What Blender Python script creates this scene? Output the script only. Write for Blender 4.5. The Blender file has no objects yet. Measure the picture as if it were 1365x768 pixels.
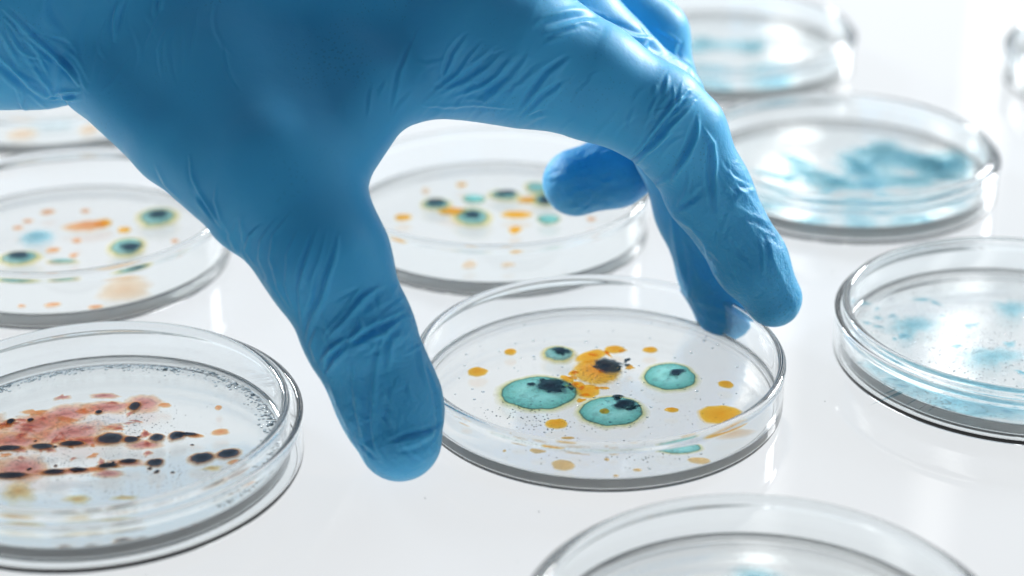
import bpy, math, random
import numpy as np
from mathutils import Vector, Matrix
random.seed(7)
SC = bpy.context.scene
COL = SC.collection
MM = 0.001                       # the script thinks in millimetres

# ------------------------------------------------------------------ camera
F_PX, PITCH = 2640.0, math.radians(25.5)
CAM = np.array([-21.36, -428.7, 234.9])
cam_d = bpy.data.cameras.new("camera")
cam_d.sensor_width = 36.0
cam_d.lens = F_PX / 1365.0 * 36.0
cam_d.clip_start = 0.01
cam_d.clip_end = 50.0
cam = bpy.data.objects.new("camera", cam_d)
COL.objects.link(cam)
cam.location = Vector(CAM * MM)
cam.rotation_euler = (math.pi / 2 - PITCH, 0, 0)
SC.camera = cam
cam_d.dof.use_dof = True
cam_d.dof.focus_distance = 0.474
cam_d.dof.aperture_fstop = 7.5
cam_d.dof.aperture_blades = 0
_fw = np.array([0, math.cos(PITCH), -math.sin(PITCH)])
_up = np.array([0, math.sin(PITCH), math.cos(PITCH)])
ROT = np.array([[1.0, 0, 0], -_up, _fw])

def at(px, py, z):
    """photo pixel -> point on the level z (mm)"""
    d = np.array([px - 682.5, py - 384.0, F_PX]) @ ROT
    return CAM + d * ((z - CAM[2]) / d[2])

def deep(px, py, depth):
    return CAM + (np.array([(px - 682.5) / F_PX, (py - 384.0) / F_PX, 1.0]) @ ROT) * depth

def proj(p):
    q = (p - CAM) @ ROT.T
    return np.stack([682.5 + F_PX * q[:, 0] / q[:, 2], 384 + F_PX * q[:, 1] / q[:, 2]], -1), q[:, 2]

# ------------------------------------------------------------------ render, world, lamps
SC.render.engine = "CYCLES"
SC.view_settings.view_transform = "Standard"
SC.view_settings.look = "None"
SC.view_settings.exposure = 0.0
SC.view_settings.gamma = 1.0
cy = SC.cycles
cy.max_bounces = 24
cy.transmission_bounces = 20
cy.transparent_max_bounces = 24
cy.glossy_bounces = 10
cy.diffuse_bounces = 4
cy.caustics_reflective = True
cy.caustics_refractive = True
cy.blur_glossy = 0.6
cy.sample_clamp_indirect = 6.0
cy.use_denoising = True

def nodes_of(idb):
    idb.use_nodes = True
    nt = idb.node_tree
    nt.nodes.clear()
    return nt

def N(nt, kind, **kw):
    n = nt.nodes.new(kind)
    for k, v in kw.items():
        if k.startswith("i_"):
            n.inputs[k[2:].replace("_", " ")].default_value = v
        else:
            setattr(n, k, v)
    return n

def ramp(nt, stops, interp="LINEAR"):
    r = nt.nodes.new("ShaderNodeValToRGB")
    r.color_ramp.interpolation = interp
    el = r.color_ramp.elements
    while len(el) > 1:
        el.remove(el[-1])
    el[0].position = stops[0][0]
    el[0].color = tuple(stops[0][1]) + ((1,) if len(stops[0][1]) == 3 else ())
    for p, c in stops[1:]:
        e = el.new(p)
        e.color = tuple(c) + ((1,) if len(c) == 3 else ())
    return r

# a pale laboratory: bright ceiling and far windows, dimmer behind the camera
world = bpy.data.worlds.new("World")
SC.world = world
nt = nodes_of(world)
tc = N(nt, "ShaderNodeTexCoord")
sep = N(nt, "ShaderNodeSeparateXYZ")
nt.links.new(tc.outputs["Generated"], sep.inputs[0])
dot = N(nt, "ShaderNodeVectorMath", operation="DOT_PRODUCT")
dot.inputs[1].default_value = (0.42, 0.86, 0.28)
nt.links.new(tc.outputs["Generated"], dot.inputs[0])
my = N(nt, "ShaderNodeMath", operation="MULTIPLY_ADD")
my.inputs[1].default_value = 0.5
my.inputs[2].default_value = 0.5
nt.links.new(dot.outputs["Value"], my.inputs[0])
ry = ramp(nt, [(0.0, (0.05, 0.08, 0.12)), (0.48, (0.09, 0.13, 0.18)), (0.66, (0.50, 0.58, 0.63)), (0.80, (0.86, 0.90, 0.94)), (1.0, (0.92, 0.96, 1.0))])
nt.links.new(my.outputs[0], ry.inputs[0])
rz = ramp(nt, [(0.50, (0.50, 0.60, 0.67)), (0.58, (0.62, 0.72, 0.80)), (0.64, (0.95, 1.0, 1.03)), (0.72, (1.0, 1.03, 1.05)), (0.85, (0.35, 0.40, 0.44)), (1.0, (0.3, 0.34, 0.38))])
mz = N(nt, "ShaderNodeMath", operation="MULTIPLY_ADD")
mz.inputs[1].default_value = 0.5
mz.inputs[2].default_value = 0.5
nt.links.new(sep.outputs["Z"], mz.inputs[0])
nt.links.new(mz.outputs[0], rz.inputs[0])
mx = N(nt, "ShaderNodeMix", data_type="RGBA", blend_type="MULTIPLY")
mx.inputs[0].default_value = 1.0
nt.links.new(ry.outputs[0], mx.inputs[6])
nt.links.new(rz.outputs[0], mx.inputs[7])
bg = N(nt, "ShaderNodeBackground", i_Strength=1.0)
nt.links.new(mx.outputs[2], bg.inputs[0])
wo = N(nt, "ShaderNodeOutputWorld")
nt.links.new(bg.outputs[0], wo.inputs[0])

def area(name, loc, target, sx, sy, power, color):
    l = bpy.data.lights.new(name, "AREA")
    l.shape = "RECTANGLE"
    l.size, l.size_y = sx, sy
    l.energy = power
    l.color = color
    o = bpy.data.objects.new(name, l)
    COL.objects.link(o)
    o.location = loc
    d = Vector(target) - Vector(loc)
    o.rotation_euler = d.to_track_quat("-Z", "Y").to_euler()
    return o

area("window_light", (0.325, 1.9, 1.05), (0, 0, 0.03), 0.05, 1.1, 0.45, (1.0, 0.98, 0.95))
area("window_light", (0.56, 1.9, 1.05), (0, 0, 0.03), 0.05, 1.1, 0.45, (1.0, 0.98, 0.95))
area("side_back_light", (1.95, 1.85, 1.15), (0, 0, 0.05), 0.6, 0.8, 125, (0.97, 0.98, 1.0))  # window light from the back right
area("side_back_light", (-1.7, 2.0, 1.15), (0, 0, 0.05), 0.6, 0.8, 125, (0.97, 0.98, 1.0))  # added lamp, no window known there; brightens finger tops and left contour


# ------------------------------------------------------------------ mesh helpers
def mesh_obj(name, verts, faces, mat, parent=None, smooth=True, kind=None):
    me = bpy.data.meshes.new(name)
    me.from_pydata([tuple(v) for v in verts], [], [tuple(f) for f in faces])
    me.update()
    if smooth:
        me.polygons.foreach_set("use_smooth", [True] * len(me.polygons))
    me.materials.append(mat)
    o = bpy.data.objects.new(name, me)
    COL.objects.link(o)
    if parent is not None:
        o.parent = parent
    if kind:
        o["kind"] = kind
    return o

def lathe(profile, seg=160):
    """closed profile [(r,z)...] in mm, first/last may sit on the axis"""
    # hold flat faces flat: extra loops close to each corner of a long segment
    pr = [profile[0]]
    for a, b in zip(profile[:-1], profile[1:]):
        L = math.hypot(b[0] - a[0], b[1] - a[1])
        if L > 1.2:
            for t in (0.25 / L, 1 - 0.25 / L):
                pr.append((a[0] + (b[0] - a[0]) * t, a[1] + (b[1] - a[1]) * t))
        pr.append(b)
    profile = pr
    area2 = 1
    if area2 < 0:
        profile = profile[::-1]
    vs, fs, idx = [], [], []
    for r, z in profile:
        if r < 1e-6:
            idx.append([len(vs)] * seg)
            vs.append((0, 0, z * MM))
        else:
            s = len(vs)
            for k in range(seg):
                a = 2 * math.pi * k / seg
                vs.append((r * MM * math.cos(a), r * MM * math.sin(a), z * MM))
            idx.append(list(range(s, s + seg)))
    for a, b in zip(idx[:-1], idx[1:]):
        for k in range(seg):
            k2 = (k + 1) % seg
            f = [a[k], a[k2], b[k2], b[k]]   # outward for a counter-clockwise profile
            g = []
            for q in f:
                if q not in g:
                    g.append(q)
            if len(g) > 2:
                fs.append(g)
    vol = 0.0
    for f in fs:
        v0 = Vector(vs[f[0]])
        for i in range(1, len(f) - 1):
            vol += v0.dot(Vector(vs[f[i]]).cross(Vector(vs[f[i + 1]])))
    if vol < 0:
        fs = [f[::-1] for f in fs]
    return vs, fs

def arc(cx, cz, r, a0, a1, n):
    return [(cx + r * math.cos(math.radians(a0 + (a1 - a0) * i / n)), cz + r * math.sin(math.radians(a0 + (a1 - a0) * i / n))) for i in range(n + 1)]

# ------------------------------------------------------------------ materials
def m_table():
    m = bpy.data.materials.new("light_table_acrylic")
    nt = nodes_of(m)
    p = N(nt, "ShaderNodeBsdfPrincipled")
    p.inputs["Base Color"].default_value = (0.06, 0.07, 0.08, 1)
    p.inputs["Roughness"].default_value = 0.06
    p.inputs["IOR"].default_value = 1.22
    tc = N(nt, "ShaderNodeTexCoord")
    n = N(nt, "ShaderNodeTexNoise", i_Scale=3.0, i_Detail=2.0)
    nt.links.new(tc.outputs["Object"], n.inputs["Vector"])
    r = ramp(nt, [(0.3, (0.925, 0.972, 1.0)), (0.7, (0.965, 0.98, 0.99))])
    nt.links.new(n.outputs[0], r.inputs[0])
    nt.links.new(r.outputs[0], p.inputs["Emission Color"])
    p.inputs["Emission Strength"].default_value = 0.79
    # hairline scratches and faint smears in the gloss
    w = N(nt, "ShaderNodeTexNoise", i_Scale=26.0, i_Detail=6.0, i_Distortion=1.6)
    nt.links.new(tc.outputs["Object"], w.inputs["Vector"])
    rr = ramp(nt, [(0.40, (0.012,) * 3), (0.62, (0.04,) * 3)])
    nt.links.new(w.outputs[0], rr.inputs[0])
    nt.links.new(rr.outputs[0], p.inputs["Roughness"])
    o = N(nt, "ShaderNodeOutputMaterial")
    nt.links.new(p.outputs[0], o.inputs[0])
    return m

def m_glass(name, color=(0.97, 0.99, 1.0), ior=1.5, rough=0.0, bump=0.0):
    m = bpy.data.materials.new(name)
    nt = nodes_of(m)
    p = N(nt, "ShaderNodeBsdfPrincipled")
    p.inputs["Base Color"].default_value = tuple(color) + (1,)
    p.inputs["Roughness"].default_value = rough
    p.inputs["IOR"].default_value = ior
    p.inputs["Transmission Weight"].default_value = 1.0
    if bump:
        tc = N(nt, "ShaderNodeTexCoord")
        n = N(nt, "ShaderNodeTexNoise", i_Scale=60.0, i_Detail=3.0)
        nt.links.new(tc.outputs["Object"], n.inputs["Vector"])
        b = N(nt, "ShaderNodeBump", i_Strength=bump, i_Distance=0.001)
        nt.links.new(n.outputs[0], b.inputs["Height"])
        nt.links.new(b.outputs[0], p.inputs["Normal"])
    o = N(nt, "ShaderNodeOutputMaterial")
    nt.links.new(p.outputs[0], o.inputs[0])
    return m

def m_growth(name, stops, alpha, transp=0.5, rough=0.3, wob=0.25, scale=500.0, speck=0.0):
    """stops: colour by radius, alpha: opacity by radius; light from the table passes through, tinted"""
    m = bpy.data.materials.new(name)
    nt = nodes_of(m)
    at_ = N(nt, "ShaderNodeAttribute", attribute_name="rad")
    tc = N(nt, "ShaderNodeTexCoord")
    n = N(nt, "ShaderNodeTexNoise", i_Scale=scale, i_Detail=5.0, i_Roughness=0.65, i_Distortion=0.4)
    nt.links.new(tc.outputs["Object"], n.inputs["Vector"])
    m1 = N(nt, "ShaderNodeMath", operation="MULTIPLY_ADD")
    nt.links.new(n.outputs[0], m1.inputs[0])
    m1.inputs[1].default_value = wob
    m1.inputs[2].default_value = -wob * 0.5
    m2 = N(nt, "ShaderNodeMath", operation="ADD")
    nt.links.new(m1.outputs[0], m2.inputs[0])
    nt.links.new(at_.outputs["Fac"], m2.inputs[1])
    c = ramp(nt, stops)
    a = ramp(nt, [(p_, (v,) * 3) for p_, v in alpha])
    nt.links.new(m2.outputs[0], c.inputs[0])
    nt.links.new(m2.outputs[0], a.inputs[0])
    col = c.outputs[0]
    if speck:
        v = N(nt, "ShaderNodeTexNoise", i_Scale=scale * 3.2, i_Detail=3.0)
        nt.links.new(tc.outputs["Object"], v.inputs["Vector"])
        vr = ramp(nt, [(0.36, (1 - speck,) * 3), (0.50, (1, 1, 1))])
        nt.links.new(v.outputs[0], vr.inputs[0])
        mm_ = N(nt, "ShaderNodeMix", data_type="RGBA", blend_type="MULTIPLY")
        mm_.inputs[0].default_value = 1.0
        nt.links.new(col, mm_.inputs[6])
        nt.links.new(vr.outputs[0], mm_.inputs[7])
        col = mm_.outputs[2]
    p = N(nt, "ShaderNodeBsdfPrincipled", i_Roughness=rough)
    p.inputs["Specular IOR Level"].default_value = 0.35 if rough < 0.7 else 0.08
    nt.links.new(col, p.inputs["Base Color"])
    t = N(nt, "ShaderNodeBsdfTransparent")
    nt.links.new(col, t.inputs[0])
    b = N(nt, "ShaderNodeBump", i_Strength=0.6, i_Distance=0.0010)
    nt.links.new(n.outputs[0], b.inputs["Height"])
    nt.links.new(b.outputs[0], p.inputs["Normal"])
    mixb = N(nt, "ShaderNodeMixShader")
    mixb.inputs[0].default_value = transp
    nt.links.new(p.outputs[0], mixb.inputs[1])
    nt.links.new(t.outputs[0], mixb.inputs[2])
    clear = N(nt, "ShaderNodeBsdfTransparent")
    mixa = N(nt, "ShaderNodeMixShader")
    nt.links.new(a.outputs[0], mixa.inputs[0])
    nt.links.new(clear.outputs[0], mixa.inputs[1])
    nt.links.new(mixb.outputs[0], mixa.inputs[2])
    o = N(nt, "ShaderNodeOutputMaterial")
    nt.links.new(mixa.outputs[0], o.inputs[0])
    return m

def m_glove():
    m = bpy.data.materials.new("blue_nitrile")
    nt = nodes_of(m)
    p = N(nt, "ShaderNodeBsdfPrincipled")
    tc = N(nt, "ShaderNodeTexCoord")
    # colour: slight thickness variation and sparse dark pores
    n = N(nt, "ShaderNodeTexNoise", i_Scale=35.0, i_Detail=4.0)
    nt.links.new(tc.outputs["Object"], n.inputs["Vector"])
    r = ramp(nt, [(0.3, (0.065, 0.46, 0.80)), (0.7, (0.09, 0.52, 0.86))])
    nt.links.new(n.outputs[0], r.inputs[0])
    v = N(nt, "ShaderNodeTexVoronoi", i_Scale=1000.0, feature="F1")
    nt.links.new(tc.outputs["Object"], v.inputs["Vector"])
    n2 = N(nt, "ShaderNodeTexNoise", i_Scale=45.0, i_Detail=2.0)
    nt.links.new(tc.outputs["Object"], n2.inputs["Vector"])
    th = N(nt, "ShaderNodeMath", operation="MULTIPLY_ADD")
    nt.links.new(n2.outputs[0], th.inputs[0])
    th.inputs[1].default_value = 0.9
    th.inputs[2].default_value = -0.33
    lt = N(nt, "ShaderNodeMath", operation="LESS_THAN")
    nt.links.new(v.outputs["Distance"], lt.inputs[0])
    nt.links.new(th.outputs[0], lt.inputs[1])
    mlt = N(nt, "ShaderNodeMath", operation="MULTIPLY")
    nt.links.new(lt.outputs[0], mlt.inputs[0])
    mlt.inputs[1].default_value = 0.2
    mc = N(nt, "ShaderNodeMix", data_type="RGBA")
    nt.links.new(mlt.outputs[0], mc.inputs[0])
    nt.links.new(r.outputs[0], mc.inputs[6])
    mc.inputs[7].default_value = (0.01, 0.07, 0.18, 1)
    nt.links.new(mc.outputs[2], p.inputs["Base Color"])
    p.inputs["Roughness"].default_value = 0.46
    p.inputs["IOR"].default_value = 1.40
    p.inputs["Subsurface Weight"].default_value = 0.28
    p.inputs["Subsurface Radius"].default_value = (0.12, 0.6, 1.0)
    p.inputs["Subsurface Scale"].default_value = 0.004
    p.inputs["Sheen Weight"].default_value = 1.0
    p.inputs["Sheen Roughness"].default_value = 0.3
    p.inputs["Sheen Tint"].default_value = (0.55, 0.85, 1.0, 1)
    # fine embossed texture
    g = N(nt, "ShaderNodeTexNoise", i_Scale=1400.0, i_Detail=3.0, i_Roughness=0.6)
    nt.links.new(tc.outputs["Object"], g.inputs["Vector"])
    g2 = N(nt, "ShaderNodeTexNoise", i_Scale=240.0, i_Detail=5.0, i_Roughness=0.6, i_Distortion=0.8)
    nt.links.new(tc.outputs["Object"], g2.inputs["Vector"])
    ga = N(nt, "ShaderNodeMath", operation="MULTIPLY_ADD")
    nt.links.new(g.outputs[0], ga.inputs[0])
    ga.inputs[1].default_value = 0.35
    nt.links.new(g2.outputs[0], ga.inputs[2])
    ta = N(nt, "ShaderNodeAttribute", attribute_name="texture_depth")
    tm = N(nt, "ShaderNodeMath", operation="MULTIPLY_ADD")
    nt.links.new(ta.outputs["Fac"], tm.inputs[0])
    tm.inputs[1].default_value = 0.0012
    tm.inputs[2].default_value = 0.00012
    b = N(nt, "ShaderNodeBump", i_Strength=0.6)
    nt.links.new(tm.outputs[0], b.inputs["Distance"])
    nt.links.new(ga.outputs[0], b.inputs["Height"])
    nt.links.new(b.outputs[0], p.inputs["Normal"])
    # a thin stretched rubber skin lets a little light through
    tr = N(nt, "ShaderNodeBsdfTranslucent")
    tr.inputs[0].default_value = (0.06, 0.45, 0.75, 1)
    o = N(nt, "ShaderNodeOutputMaterial")
    nt.links.new(p.outputs[0], o.inputs[0])
    return m

M_TABLE = m_table()
M_GLASS = m_glass("dish_glass", (0.985, 0.998, 1.0), 1.46)
M_LID = m_glass("lid_glass", (0.978, 0.996, 1.0), 1.45)
def m_agar():
    """clear jelly, a little cloudy, cloudiest where it climbs the wall"""
    m = m_glass("clear_agar", (0.998, 0.997, 0.990), 1.33, 0.0, 0.10)
    nt = m.node_tree
    out = [n for n in nt.nodes if n.type == "OUTPUT_MATERIAL"][0]
    pr = [n for n in nt.nodes if n.type == "BSDF_PRINCIPLED"][0]
    tr = N(nt, "ShaderNodeBsdfTranslucent")
    tr.inputs[0].default_value = (0.93, 0.94, 0.92, 1)
    df = N(nt, "ShaderNodeBsdfDiffuse")
    df.inputs[0].default_value = (0.90, 0.91, 0.90, 1)
    ms = N(nt, "ShaderNodeMixShader")
    ms.inputs[0].default_value = 0.35
    nt.links.new(tr.outputs[0], ms.inputs[1])
    nt.links.new(df.outputs[0], ms.inputs[2])
    tc = N(nt, "ShaderNodeTexCoord")
    sp = N(nt, "ShaderNodeSeparateXYZ")
    nt.links.new(tc.outputs["Normal"], sp.inputs[0])
    ab = N(nt, "ShaderNodeMath", operation="ABSOLUTE")
    nt.links.new(sp.outputs["Z"], ab.inputs[0])
    r = ramp(nt, [(0.45, (0.45,) * 3), (0.95, (0.015,) * 3)])
    nt.links.new(ab.outputs[0], r.inputs[0])
    mm_ = N(nt, "ShaderNodeMixShader")
    nt.links.new(r.outputs[0], mm_.inputs[0])
    nt.links.new(pr.outputs[0], mm_.inputs[1])
    nt.links.new(ms.outputs[0], mm_.inputs[2])
    nt.links.new(mm_.outputs[0], out.inputs[0])
    return m
M_AGAR = m_agar()
M_DROP = m_glass("droplet_water", (0.86, 0.92, 0.95), 1.33)
M_GLOVE = m_glove()

TEAL = m_growth("teal_growth",
    [(0.0, (0.22, 0.66, 0.62)), (0.35, (0.34, 0.80, 0.76)), (0.62, (0.20, 0.62, 0.58)), (0.75, (0.13, 0.50, 0.45)), (0.79, (0.02, 0.14, 0.12)), (0.82, (0.62, 0.66, 0.24)), (1.0, (0.95, 0.86, 0.40))],
    [(0.0, 0.95), (0.79, 0.95), (0.84, 0.70), (1.0, 0.0)], 0.74, 0.14, 0.17, 230, 0.22)
TEALY = m_growth("teal_growth_gold_edge",
    [(0.0, (0.12, 0.50, 0.50)), (0.45, (0.22, 0.62, 0.58)), (0.62, (0.06, 0.32, 0.28)), (0.72, (0.80, 0.66, 0.10)), (1.0, (0.98, 0.82, 0.30))],
    [(0.0, 0.95), (0.70, 0.80), (0.82, 0.5), (1.0, 0.0)], 0.65, 0.3, 0.22, 420, 0.35)
DARK = m_growth("dark_spore_core",
    [(0.0, (0.012, 0.03, 0.055)), (0.6, (0.02, 0.06, 0.09)), (1.0, (0.05, 0.26, 0.30))],
    [(0.0, 1.0), (0.55, 0.94), (0.85, 0.0), (1.0, 0.0)], 0.3, 0.75, 0.4, 600, 0.2)
GOLD = m_growth("golden_yellow_growth",
    [(0.0, (0.97, 0.42, 0.002)), (0.6, (1.0, 0.50, 0.002)), (0.85, (1.0, 0.60, 0.02)), (1.0, (1.0, 0.82, 0.35))],
    [(0.0, 0.97), (0.80, 0.93), (1.0, 0.0)], 0.78, 0.2, 0.08, 500)
AMBER = m_growth("amber_growth",
    [(0.0, (0.95, 0.34, 0.01)), (0.5, (1.0, 0.48, 0.005)), (0.82, (0.95, 0.55, 0.01)), (1.0, (1.0, 0.85, 0.45))],
    [(0.0, 0.95), (0.78, 0.92), (1.0, 0.0)], 0.75, 0.2, 0.30, 500, 0.4)
OCHRE = m_growth("ochre_growth",
    [(0.0, (0.86, 0.52, 0.14)), (0.8, (0.88, 0.56, 0.16)), (1.0, (0.95, 0.82, 0.5))],
    [(0.0, 0.92), (0.80, 0.88), (1.0, 0.0)], 0.7, 0.3, 0.10, 500, 0.15)
SMEAR = m_growth("yellow_smear",
    [(0.0, (0.80, 0.42, 0.04)), (0.6, (0.92, 0.66, 0.12)), (1.0, (0.97, 0.88, 0.55))],
    [(0.0, 0.8), (0.4, 0.65), (1.0, 0.0)], 0.8, 0.4, 0.7, 260, 0.3)
PALE = m_growth("pale_ochre_growth",
    [(0.0, (0.86, 0.55, 0.30)), (0.8, (0.90, 0.66, 0.40)), (1.0, (0.97, 0.85, 0.7))],
    [(0.0, 0.8), (0.6, 0.65), (1.0, 0.0)], 0.75, 0.4, 0.2, 400)
ORANGE = m_growth("orange_growth",
    [(0.0, (0.85, 0.26, 0.05)), (0.7, (0.92, 0.42, 0.08)), (1.0, (1.0, 0.80, 0.45))],
    [(0.0, 0.9), (0.7, 0.75), (1.0, 0.0)], 0.75, 0.3, 0.18, 450)
PINK = m_growth("pink_red_smear",
    [(0.0, (0.62, 0.20, 0.18)), (0.45, (0.80, 0.34, 0.28)), (0.75, (0.95, 0.52, 0.26)), (1.0, (1.0, 0.80, 0.50))],
    [(0.0, 0.95), (0.5, 0.80), (0.8, 0.55), (1.0, 0.0)], 0.82, 0.5, 0.6, 240, 0.35)
BLACK = m_growth("black_blue_growth",
    [(0.0, (0.015, 0.03, 0.05)), (0.55, (0.03, 0.055, 0.09)), (0.68, (0.40, 0.14, 0.03)), (0.84, (0.95, 0.48, 0.10)), (1.0, (1.0, 0.85, 0.55))],
    [(0.0, 1.0), (0.6, 0.95), (0.78, 0.6), (1.0, 0.0)], 0.4, 0.75, 0.22, 480)
BLUE = m_growth("pale_blue_mould",
    [(0.0, (0.30, 0.62, 0.72)), (0.5, (0.48, 0.78, 0.86)), (1.0, (0.78, 0.93, 0.98))],
    [(0.0, 0.95), (0.45, 0.75), (1.0, 0.0)], 0.75, 0.6, 0.7, 170, 0.2)
GREY = m_growth("grey_blue_mould",
    [(0.0, (0.11, 0.34, 0.42)), (0.6, (0.28, 0.60, 0.68)), (1.0, (0.65, 0.85, 0.9))],
    [(0.0, 0.95), (0.5, 0.8), (1.0, 0.0)], 0.65, 0.6, 0.5, 200, 0.15)
WHITE = m_growth("white_milky_film",
    [(0.0, (0.88, 0.90, 0.92)), (1.0, (0.93, 0.95, 0.96))],
    [(0.0, 0.6), (0.5, 0.4), (1.0, 0.0)], 0.6, 0.5, 0.8, 120)
m = bpy.data.materials.new("dark_grain")
nt = nodes_of(m)
p = N(nt, "ShaderNodeBsdfPrincipled", i_Roughness=0.4)
p.inputs["Base Color"].default_value = (0.05, 0.10, 0.13, 1)
o = N(nt, "ShaderNodeOutputMaterial")
nt.links.new(p.outputs[0], o.inputs[0])
GRAIN = m

# ------------------------------------------------------------------ the table top
tv, tf = [], []
for x, y in ((-1.6, -1.2), (1.6, -1.2), (1.6, 2.2), (-1.6, 2.2)):
    tv.append((x, y, -0.00006))
for x, y in ((-1.6, -1.2), (1.6, -1.2), (1.6, 2.2), (-1.6, 2.2)):
    tv.append((x, y, -0.02))
tf = [(0, 1, 2, 3), (7, 6, 5, 4), (0, 4, 5, 1), (1, 5, 6, 2), (2, 6, 7, 3), (3, 7, 4, 0)]
table = mesh_obj("table_top", tv, tf, M_TABLE, smooth=False, kind="structure")

dv, df = [], []
rd = random.Random(21)
for _ in range(260):
    x, y, r_ = rd.uniform(-220, 260), rd.uniform(-190, 330), rd.uniform(.07, .24)
    s_ = len(dv)
    ln, an = (rd.uniform(3, 9), rd.uniform(0, 3.14)) if rd.random() < .12 else (1.0, rd.uniform(0, 3.14))
    rw = r_ * (0.45 if ln > 1 else 1)
    for k in range(6):
        a = k * math.pi / 3
        u, w_ = rw * ln * math.cos(a), rw * math.sin(a)
        dv.append(((x + u * math.cos(an) - w_ * math.sin(an)) * MM, (y + u * math.sin(an) + w_ * math.cos(an)) * MM, 0))
    dv.append((x * MM, y * MM, rw * 0.8 * MM))
    df += [(s_ + k, s_ + (k + 1) % 6, s_ + 6) for k in range(6)]
dm = bpy.data.materials.new("grey_lint")
nt = nodes_of(dm)
p = N(nt, "ShaderNodeBsdfPrincipled", i_Roughness=0.9)
p.inputs["Base Color"].default_value = (0.20, 0.24, 0.27, 1)
o = N(nt, "ShaderNodeOutputMaterial")
nt.links.new(p.outputs[0], o.inputs[0])
dust = mesh_obj("dust_specks", dv, df, dm, kind="stuff")
dust["label"] = "tiny grey specks of dust and lint scattered over the white light table"
dust["category"] = "dust"

# ------------------------------------------------------------------ petri dishes
BR, BH = 45.0, 13.2
def base_profile():
    P = [(0, 0.12)]
    P += [(40.5, 0.12), (41.5, 0.0), (43.3, 0.0)]
    P += arc(43.4, 1.6, 1.6, -90, 0, 6)
    P += [(45.0, 6.0)]
    P += [(45.0, BH - 2.6)]
    P += arc(44.2, BH - 1.05, 1.05, -20, 200, 12)
    P += [(43.45, BH - 2.6), (43.55, 6.0), (43.55, 2.6)]
    P += arc(42.55, 1.8, 1.0, 0, -90, 6)
    P += [(0, 0.8)]
    return P
def agar_profile(h=3.3):
    P = [(0, 0.75), (42.55, 0.75)]
    P += arc(42.55, 1.8, 1.05, -90, 0, 6)
    P += [(43.64, h - 0.2), (43.66, h + 0.75), (43.2, h + 0.30), (42.4, h + 0.06), (41.2, h), (20, h), (0, h)]
    return P
def lid_profile(rl=47.6, wall=12.2):
    """the lid lies upturned on the table like a tray and the dish stands in it"""
    t = 1.15
    P = [(0, 0.25), (rl - 5.0, 0.25), (rl - 4.0, 0.0), (rl - 1.6, 0.0)]
    P += arc(rl - 1.6, 1.6, 1.6, -90, 0, 6)
    P += [(rl, wall - 2.4)]
    P += arc(rl - 0.6, wall - 0.85, 0.85, -20, 200, 12)
    P += [(rl - t, wall - 2.4), (rl - t, 2.4)]
    P += arc(rl - t - 1.1, 2.3, 1.1, 0, -90, 5)
    P += [(0, 1.2)]
    return P
BASE_V = lathe(base_profile())
AGAR_V = lathe(agar_profile())
AGAR_Z = 3.3

_dish_mesh = {}
def shared(name, key, vf, mat, parent):
    if key not in _dish_mesh:
        o = mesh_obj(name, vf[0], vf[1], mat, parent)
        _dish_mesh[key] = o.data
        return o
    o = bpy.data.objects.new(name, _dish_mesh[key])
    COL.objects.link(o)
    o.parent = parent
    return o

def dish(x, y, label, lid=None, rot=0.0, group="glass petri dishes set out on the light table"):
    t = bpy.data.objects.new("petri_dish", None)
    COL.objects.link(t)
    t.empty_display_size = 0.01
    t.location = (x * MM, y * MM, 0)
    t["label"] = label
    t["category"] = "petri dish"
    t["group"] = group
    ba = shared("dish_base", "base", BASE_V, M_GLASS, t)
    ag = shared("agar", "agar", AGAR_V, M_AGAR, t)
    dz = 1.24 if lid else 0.0
    ba.location.z = ag.location.z = dz * MM
    t["_z"] = dz
    if lid:
        shared("lid", "lid%.1f" % lid, lathe(lid_profile(lid)), M_LID, t)
    t["_x"], t["_y"] = x, y
    return t, ag

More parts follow.
